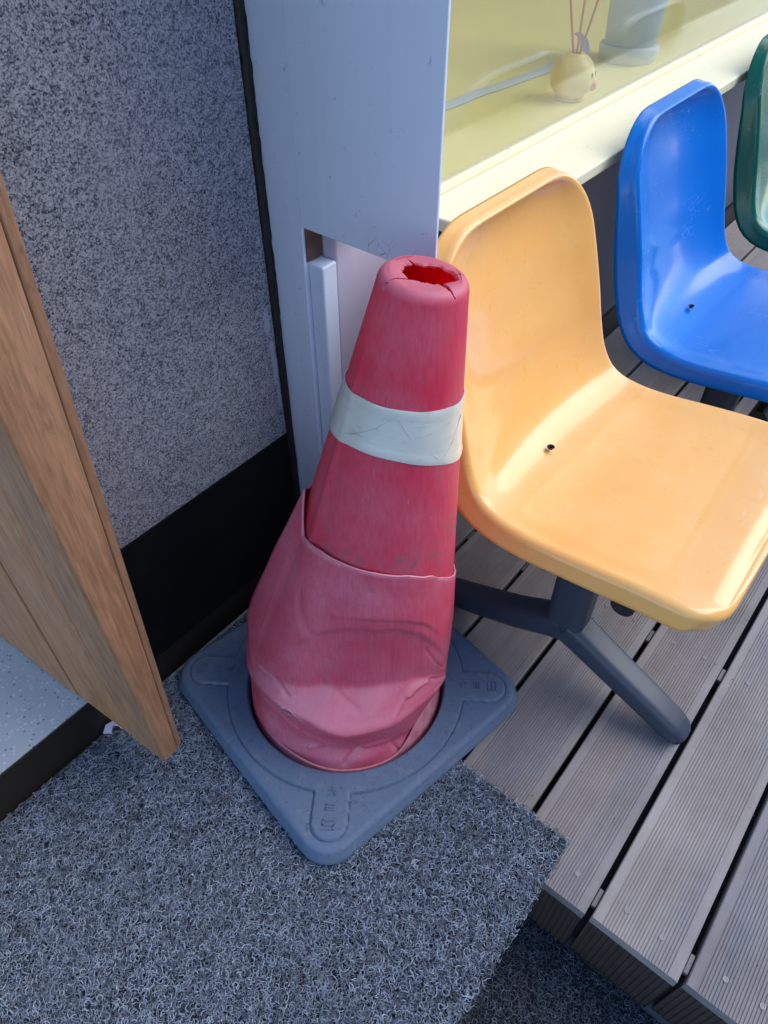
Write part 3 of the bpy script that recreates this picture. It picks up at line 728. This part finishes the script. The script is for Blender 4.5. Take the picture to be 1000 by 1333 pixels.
# upper cone
def RU(h): return .0455 + .162 * (.748 - h)
def upper_cone():
    bm = bmesh.new(); NA = 300; rings = []
    hs = list(np.linspace(.345, .735, 96)); prof = [(h, RU(h)) for h in hs]
    r0 = RU(.735)
    for a in np.linspace(0, 1, 9)[1:] * math.pi / 2: prof.append((.735 + .014 * math.sin(a), r0 - .0105 * (1 - math.cos(a))))
    ntop = len(prof)
    rin = prof[-1][1]
    NH = 12
    # ragged hole in the flat top
    rg = random.Random(5); jag = [rg.uniform(-1, 1) for _ in range(NA)]
    def hole(d):
        x = R(d); base_ = .0228 + .0040 * math.cos(2 * (x - R(80))) + .0012 * math.sin(5 * x + 1) + .0008 * math.sin(11 * x)
        return base_
    rows = []
    for (h, r) in prof:
        row = []
        for k in range(NA):
            d = 360 * k / NA; rr = r
            # soft side flattening and small dents
            if h < .733:
                rr += .0016 * math.sin(R(2 * d + 40)) * (1 - (h - .285) / .44) + .0028 * math.exp(-((d - 180 + 66) / 4.5) ** 2) * min(1, (.72 - h) / .12)
            if h < .735:      # the hidden lower edge runs a little below the sleeve's slanting rim
                low = -.075 * math.exp(-((d - 180 - 95) / 45) ** 2) * (.735 - h) / .39; h2 = h + low; rr += RU(h2) - RU(h)
            else: h2 = h
            row.append(bm.verts.new(CP(h2, d - 180, rr)))
        rows.append(row)
    ctr = (.0035, 70)
    for q in range(1, NH + 1):
        row = []
        for k in range(NA):
            d = 360 * k / NA - 180; f = q / NH
            rh = hole(d) + jag[k] * .0005
            ra = rin + (rh - rin) * f
            p = CP(.749 - .0025 * f ** 2 + .0007 * math.sin(R(3 * d)), d, ra) + (N1 * .004 - N0 * .003) * f
            row.append(bm.verts.new(p))
        rows.append(row)
    # cracks: (angle, start row offset, wander)
    cracks = [(-56, 19, -.5, 4.0), (28, 17, .4, 9.0), (94, 15, .3, 3.2), (-150, 10, -.3, 4.5)]
    kill = set(); nrows = len(rows)
    for (ad, depth, wander, wd) in cracks:
        for i in range(depth):
            rix = nrows - 2 - i; a = ad + wander * i + rg.uniform(-1, 1); half = max(.9, wd * (1 - i / depth))
            for k in range(NA):
                d = 360 * (k + .5) / NA - 180
                if abs((d - a + 180) % 360 - 180) < half: kill.add((rix, k))
    for i in range(nrows - 1):
        for k in range(NA):
            if (i, k) in kill: continue
            k2 = (k + 1) % NA; bm.faces.new((rows[i][k], rows[i][k2], rows[i + 1][k2], rows[i + 1][k]))
    bmesh.ops.delete(bm, geom=[v for v in bm.verts if not v.link_faces], context='VERTS')
    bmesh.ops.recalc_face_normals(bm, faces=bm.faces)
    bm.faces.ensure_lookup_table(); f = bm.faces[10]
    if f.normal.dot(f.calc_center_median() - (CB + AX * .3)) < 0: bmesh.ops.reverse_faces(bm, faces=bm.faces)
    n0 = len(bm.faces); bmesh.ops.solidify(bm, geom=bm.faces[:], thickness=.0026)
    for f in bm.faces:
        c = f.calc_center_median() - CB; hh = c.dot(AX); q = c - AX * hh
        if f.normal.dot(q.normalized()) < -.35 or f.normal.z < -.3: f.material_index = 1
    return bm
uc = cc('cone_body', upper_cone(), ['cone', 'conein'], smooth=45)
# reflective band, ends overlapping
bm = bmesh.new(); rows = []; NA = 200
def band_edges(d):      # band tips slightly towards the right
    s = math.sin(R(d)); return .539 - .010 * s + .027 * math.cos(R(d)), .6185 + .0095 * math.cos(R(d))
for q in range(13):
    row = []
    for k in range(NA):
        d = 360 * k / NA - 180; lo, hi = band_edges(d); f = q / 12; h = lo + (hi - lo) * f
        off = .0016 + (.0010 if abs(f - .5) > .36 and abs(f - .5) < .46 else 0) + .0007 * math.sin(R(d * 3 + 40)) * math.sin(math.pi * f) + .0004 * math.sin(R(d * 9)) + .0012 * math.exp(-((d + 63) / 5) ** 2)
        row.append(bm.verts.new(CP(h, d, RU(h) + off)))
    rows.append(row)
for a, b in zip(rows, rows[1:]):
    for k in range(NA): bm.faces.new((a[k], a[(k + 1) % NA], b[(k + 1) % NA], b[k]))
bmesh.ops.recalc_face_normals(bm, faces=bm.faces); bmesh.ops.solidify(bm, geom=bm.faces[:], thickness=.0012)
cc('reflective_band', bm, 'band', smooth=50)
bm = bmesh.new()
def seamline(pts, wd=.0009):
    path = [CP(h, d, RU(h) + .0022) for h, d in pts]; sweep(bm, path, [rsec(wd, wd, 6, 2) for _ in path], up=N0)
seamline([(.572, -62), (.582, -48), (.600, -30), (.622, -14)]); seamline([(.618, -12), (.600, 0), (.584, 14), (.566, 30)]); seamline([(.562, 34), (.580, 46), (.606, 60)])
cc('band_crease', bm, 'band', smooth=60)

# crushed lower sleeve: control table of (h, r) by row and by angle (0 = towards the photo's viewer, + = right)
ANG = [-180, -140, -112, -92, -74, -50, -30, -10, 12, 32, 46, 58, 72, 90, 115, 145]
#        rim                 arc top            recess            lip               under lip          foot
TAB = {
 -180: [(.400, .106), (.300, .120), (.22, .132), (.12, .146), (.06, .152), (.008, .157)],
 -140: [(.405, .105), (.320, .128), (.22, .152), (.13, .160), (.06, .158), (.008, .157)],
 -112: [(.420, .1030), (.330, .131), (.20, .169), (.12, .173), (.06, .164), (.008, .157)],
  -92: [(.446, .1040), (.330, .138), (.19, .175), (.115, .175), (.055, .165), (.008, .157)],
  -74: [(.397, .1065), (.280, .1345), (.122, .170), (.106, .174), (.055, .161), (.006, .157)],
  -50: [(.410, .1060), (.292, .1265), (.160, .149), (.128, .169), (.055, .150), (.006, .157)],
  -30: [(.412, .1050), (.298, .1185), (.172, .122), (.125, .162), (.050, .143), (.006, .157)],
  -10: [(.412, .1050), (.310, .1215), (.173, .112), (.119, .160), (.050, .141), (.006, .157)],
   12: [(.408, .1055), (.308, .1225), (.182, .113), (.130, .154), (.050, .139), (.006, .157)],
   32: [(.394, .107), (.292, .1220), (.185, .122), (.142, .150), (.050, .141), (.006, .157)],
   46: [(.374, .109), (.280, .1225), (.174, .134), (.147, .149), (.070, .137), (.006, .142)],
   58: [(.356, .111), (.265, .1265), (.160, .143), (.146, .149), (.080, .118), (.006, .105)],
   72: [(.336, .114), (.250, .127), (.180, .137), (.120, .142), (.070, .105), (.006, .098)],
   90: [(.312, .119), (.245, .130), (.180, .140), (.102, .151), (.050, .125), (.006, .118)],
  115: [(.330, .117), (.250, .129), (.200, .137), (.11, .148), (.05, .152), (.008, .150)],
  145: [(.370, .111), (.280, .123), (.21, .132), (.12, .146), (.06, .152), (.008, .157)]}
ROWT = [0, .22, .26, .48, .64, .84, 1.0]
def tab(deg):
    d = (deg + 180) % 360 - 180; A = ANG + [180]
    for i in range(len(ANG)):
        if A[i] <= d <= A[i + 1]:
            t = (d - A[i]) / (A[i + 1] - A[i]); a, b = TAB[A[i]], TAB[A[i + 1] if A[i + 1] != 180 else -180]
            break
    # smooth in angle except at the two sharp folds
    sharp = A[i] in (-74, 58) or A[i + 1] in (-74, 58)
    tt = t if sharp else t * t * (3 - 2 * t) * .5 + t * .5
    o = [(p[0] * (1 - tt) + q[0] * tt, p[1] * (1 - tt) + q[1] * tt) for p, q in zip(a, b)]
    # the wall steps in under the arc of the dent, most in the middle, not at all at its ends
    st = max(0.0, 1 - ((d + 2) / 62) ** 2); fa = .41 + .40 * (1 - st) ** 1.2; fb = fa + .045 + .03 * (1 - st)
    ln = lambda f, dr: (o[0][0] + (o[2][0] - o[0][0]) * f, o[0][1] + (o[2][1] - o[0][1]) * f + dr)
    if abs(d) > 78: return [o[0], o[1], ((o[1][0] * .8 + o[2][0] * .2), (o[1][1] * .8 + o[2][1] * .2))] + o[2:]
    return [o[0], ln(fa, .0055 * st + .001), ln(fb, .0002 * st)] + o[2:]
def sleeve():
    bm = bmesh.new(); NA, NS = 420, 110; rows = [[None] * NA for _ in range(NS + 1)]; rg = np.random.default_rng(4)
    def sm_noise(a, s): return math.sin(a * .071 + 3 * s) * math.sin(s * 13 + a * .021) + .6 * math.sin(a * .19 + 7 * s) * math.sin(s * 29 + 1)
    for k in range(NA):
        d = 360 * k / NA - 180; pts = tab(d); hh = [p[0] for p in pts]; rr = [p[1] for p in pts]
        for j in range(NS + 1):
            s = j / NS
            # slight rounding of the folds along the height
            ww2 = np.linspace(-.011, .011, 7); ww2 = ww2 if .03 < s < .97 else [0]
            h = float(np.mean([np.interp(s + e, ROWT, hh) for e in ww2])); r = float(np.mean([np.interp(s + e, ROWT, rr) for e in ww2]))
            r = max(r, (RU(h) + .0028) * (1 if s < .18 else 0))
            amp = .0007 * min(1, s * 5) * (1 + 1.2 * (s > .6) * (abs(d) < 90))
            r += amp * sm_noise(d, s)
            # diagonal creases in the crushed area
            for (d0, s0, d1, s1, w_, a_) in ((-12, .72, 2, .82, 2.0, -.004), (2, .82, -4, .93, 2.0, -.0035), (2, .82, 20, .80, 1.6, .003), (28, .55, 44, .50, 1.8, .004), (44, .50, 56, .58, 1.6, -.003), (-60, .72, -20, .80, 1.4, .003), (-40, .66, -30, .88, 1.1, -.003), (-30, .88, -14, .80, 1.0, .0025), (20, .80, 30, .95, 1.1, -.003), (-70, .36, -46, .56, 1.3, -.0028), (-58, .10, -40, .24, 1.6, -.002), (30, .52, 16, .62, 1.0, .0022), (40, .30, 62, .44, 1.5, -.002), (-20, .50, -4, .56, 1.2, -.002),):
                ds, dt = d1 - d0, s1 - s0; L2 = ds * ds + (dt * 130) ** 2; u = ((d - d0) * ds + (s - s0) * dt * 130 * 130) / L2; u = min(1, max(0, u))
                dist = math.hypot(d - d0 - ds * u, (s - s0 - dt * u) * 130); r += a_ * math.exp(-(dist / w_) ** 2)
            blend = min(1, max(0, (.07 - h) / .06))     # the foot settles level in the base
            p = CP(h, d, r); a = R(d); q = Vector((BC.x, BC.y, 0)) + (E0 * math.cos(a) + Vector((.722, .692, 0)) * math.sin(a)) * r; q.z = ZB + h + .002
            rows[j][k] = bm.verts.new(p.lerp(q, blend))
    for j in range(NS):
        for k in range(NA):
            d = 360 * (k + .5) / NA - 180; s = (j + .5) / NS
            # a short split along the lip on the left
            if -52 < d < -33 and abs(s - (.652 + .0012 * (d + 42) + .006 * math.sin(d * .8))) < .015 * (1 - abs(d + 42.5) / 11): continue
            k2 = (k + 1) % NA; bm.faces.new((rows[j][k], rows[j][k2], rows[j + 1][k2], rows[j + 1][k]))
    bmesh.ops.recalc_face_normals(bm, faces=bm.faces); bm.faces.ensure_lookup_table(); f = bm.faces[10]
    if f.normal.dot(f.calc_center_median() - (CB + AX * .3)) < 0: bmesh.ops.reverse_faces(bm, faces=bm.faces)
    bmesh.ops.solidify(bm, geom=bm.faces[:], thickness=.0024); return bm
cc('crushed_sleeve', sleeve(), 'sleeve', smooth=50)
bm = bmesh.new(); ring = []
for k in range(240):
    d = 360 * k / 240 - 180; h, rr_ = tab(d)[0]; rr_ = max(rr_, RU(h) + .0028); c = CP(h + .0003, d, rr_ - .0010)
    a = R(d); o = N0 * math.cos(a) + N1 * math.sin(a)
    ring.append([bm.verts.new(c + o * p + AX * q) for p, q in rsec(.0027, .0014, 8, 2)])
for k in range(240):
    a, b = ring[k], ring[(k + 1) % 240]
    for i in range(8): bm.faces.new((a[i], a[(i + 1) % 8], b[(i + 1) % 8], b[i]))
bmesh.ops.recalc_face_normals(bm, faces=bm.faces); cc('sleeve_rim', bm, 'rim', smooth=60)
# flange ring of the cone inside the base and the pale rim of the sleeve
bm = bmesh.new(); ring = []
for k in range(180):
    d = 360 * k / 180 - 180; a = R(d); o = E0 * math.cos(a) + Vector((.722, .692, 0)) * math.sin(a)
    ht = .020 + .060 * math.exp(-((d - 72) / 34) ** 4) + .012 * math.exp(-((d + 62) / 40) ** 4)
    c = Vector((BC.x, BC.y, ZB)); col = []
    for rr_, z in ((.1592, .001), (.1592, .010), (.1592 - .16 * ht, ht), (.1564 - .16 * ht, ht), (.1566, .010), (.1566, .001)): col.append(bm.verts.new(c + o * rr_ + Vector((0, 0, z))))
    ring.append(col)
for k in range(180):
    a, b = ring[k], ring[(k + 1) % 180]
    for i in range(5): bm.faces.new((a[i], a[i + 1], b[i + 1], b[i]))
bmesh.ops.recalc_face_normals(bm, faces=bm.faces)
cc('foot_flange', bm, 'sleeve', smooth=50)

# scattered grit and lint
def grit(name, n, x0, x1, y0, y1, z, r0, r1, m, parent, seed):
    rg = random.Random(seed); vs = []; fs = []
    for _ in range(n):
        x, y = rg.uniform(x0, x1), rg.uniform(y0, y1); r_ = rg.uniform(r0, r1); a = rg.uniform(0, 6.3); q = rg.uniform(.5, 1.6); b = len(vs)
        for k in range(5): t = a + k * 6.283 / 5; vs.append((x + r_ * q * math.cos(t) * rg.uniform(.6, 1.2), y + r_ * math.sin(t) * rg.uniform(.6, 1.2), z))
        vs.append((x, y, z + r_ * .8)); fs += [(b + k, b + (k + 1) % 5, b + 5) for k in range(5)]
    o = link(name, (vs, [], fs), m); o.parent = parent; tag(o, kind='stuff'); return o
grit('grit', 130, -.25, .45, .41, 1.3, .0002, .0005, .0014, 'matback', deck, 1)
grit('grit', 70, -.25, .45, .41, 1.3, .0002, .0004, .0011, 'screw', deck, 2)
grit('lint', 26, -.66, -.06, -.1, .46, .010, .0006, .0016, 'whitep', um, 3)
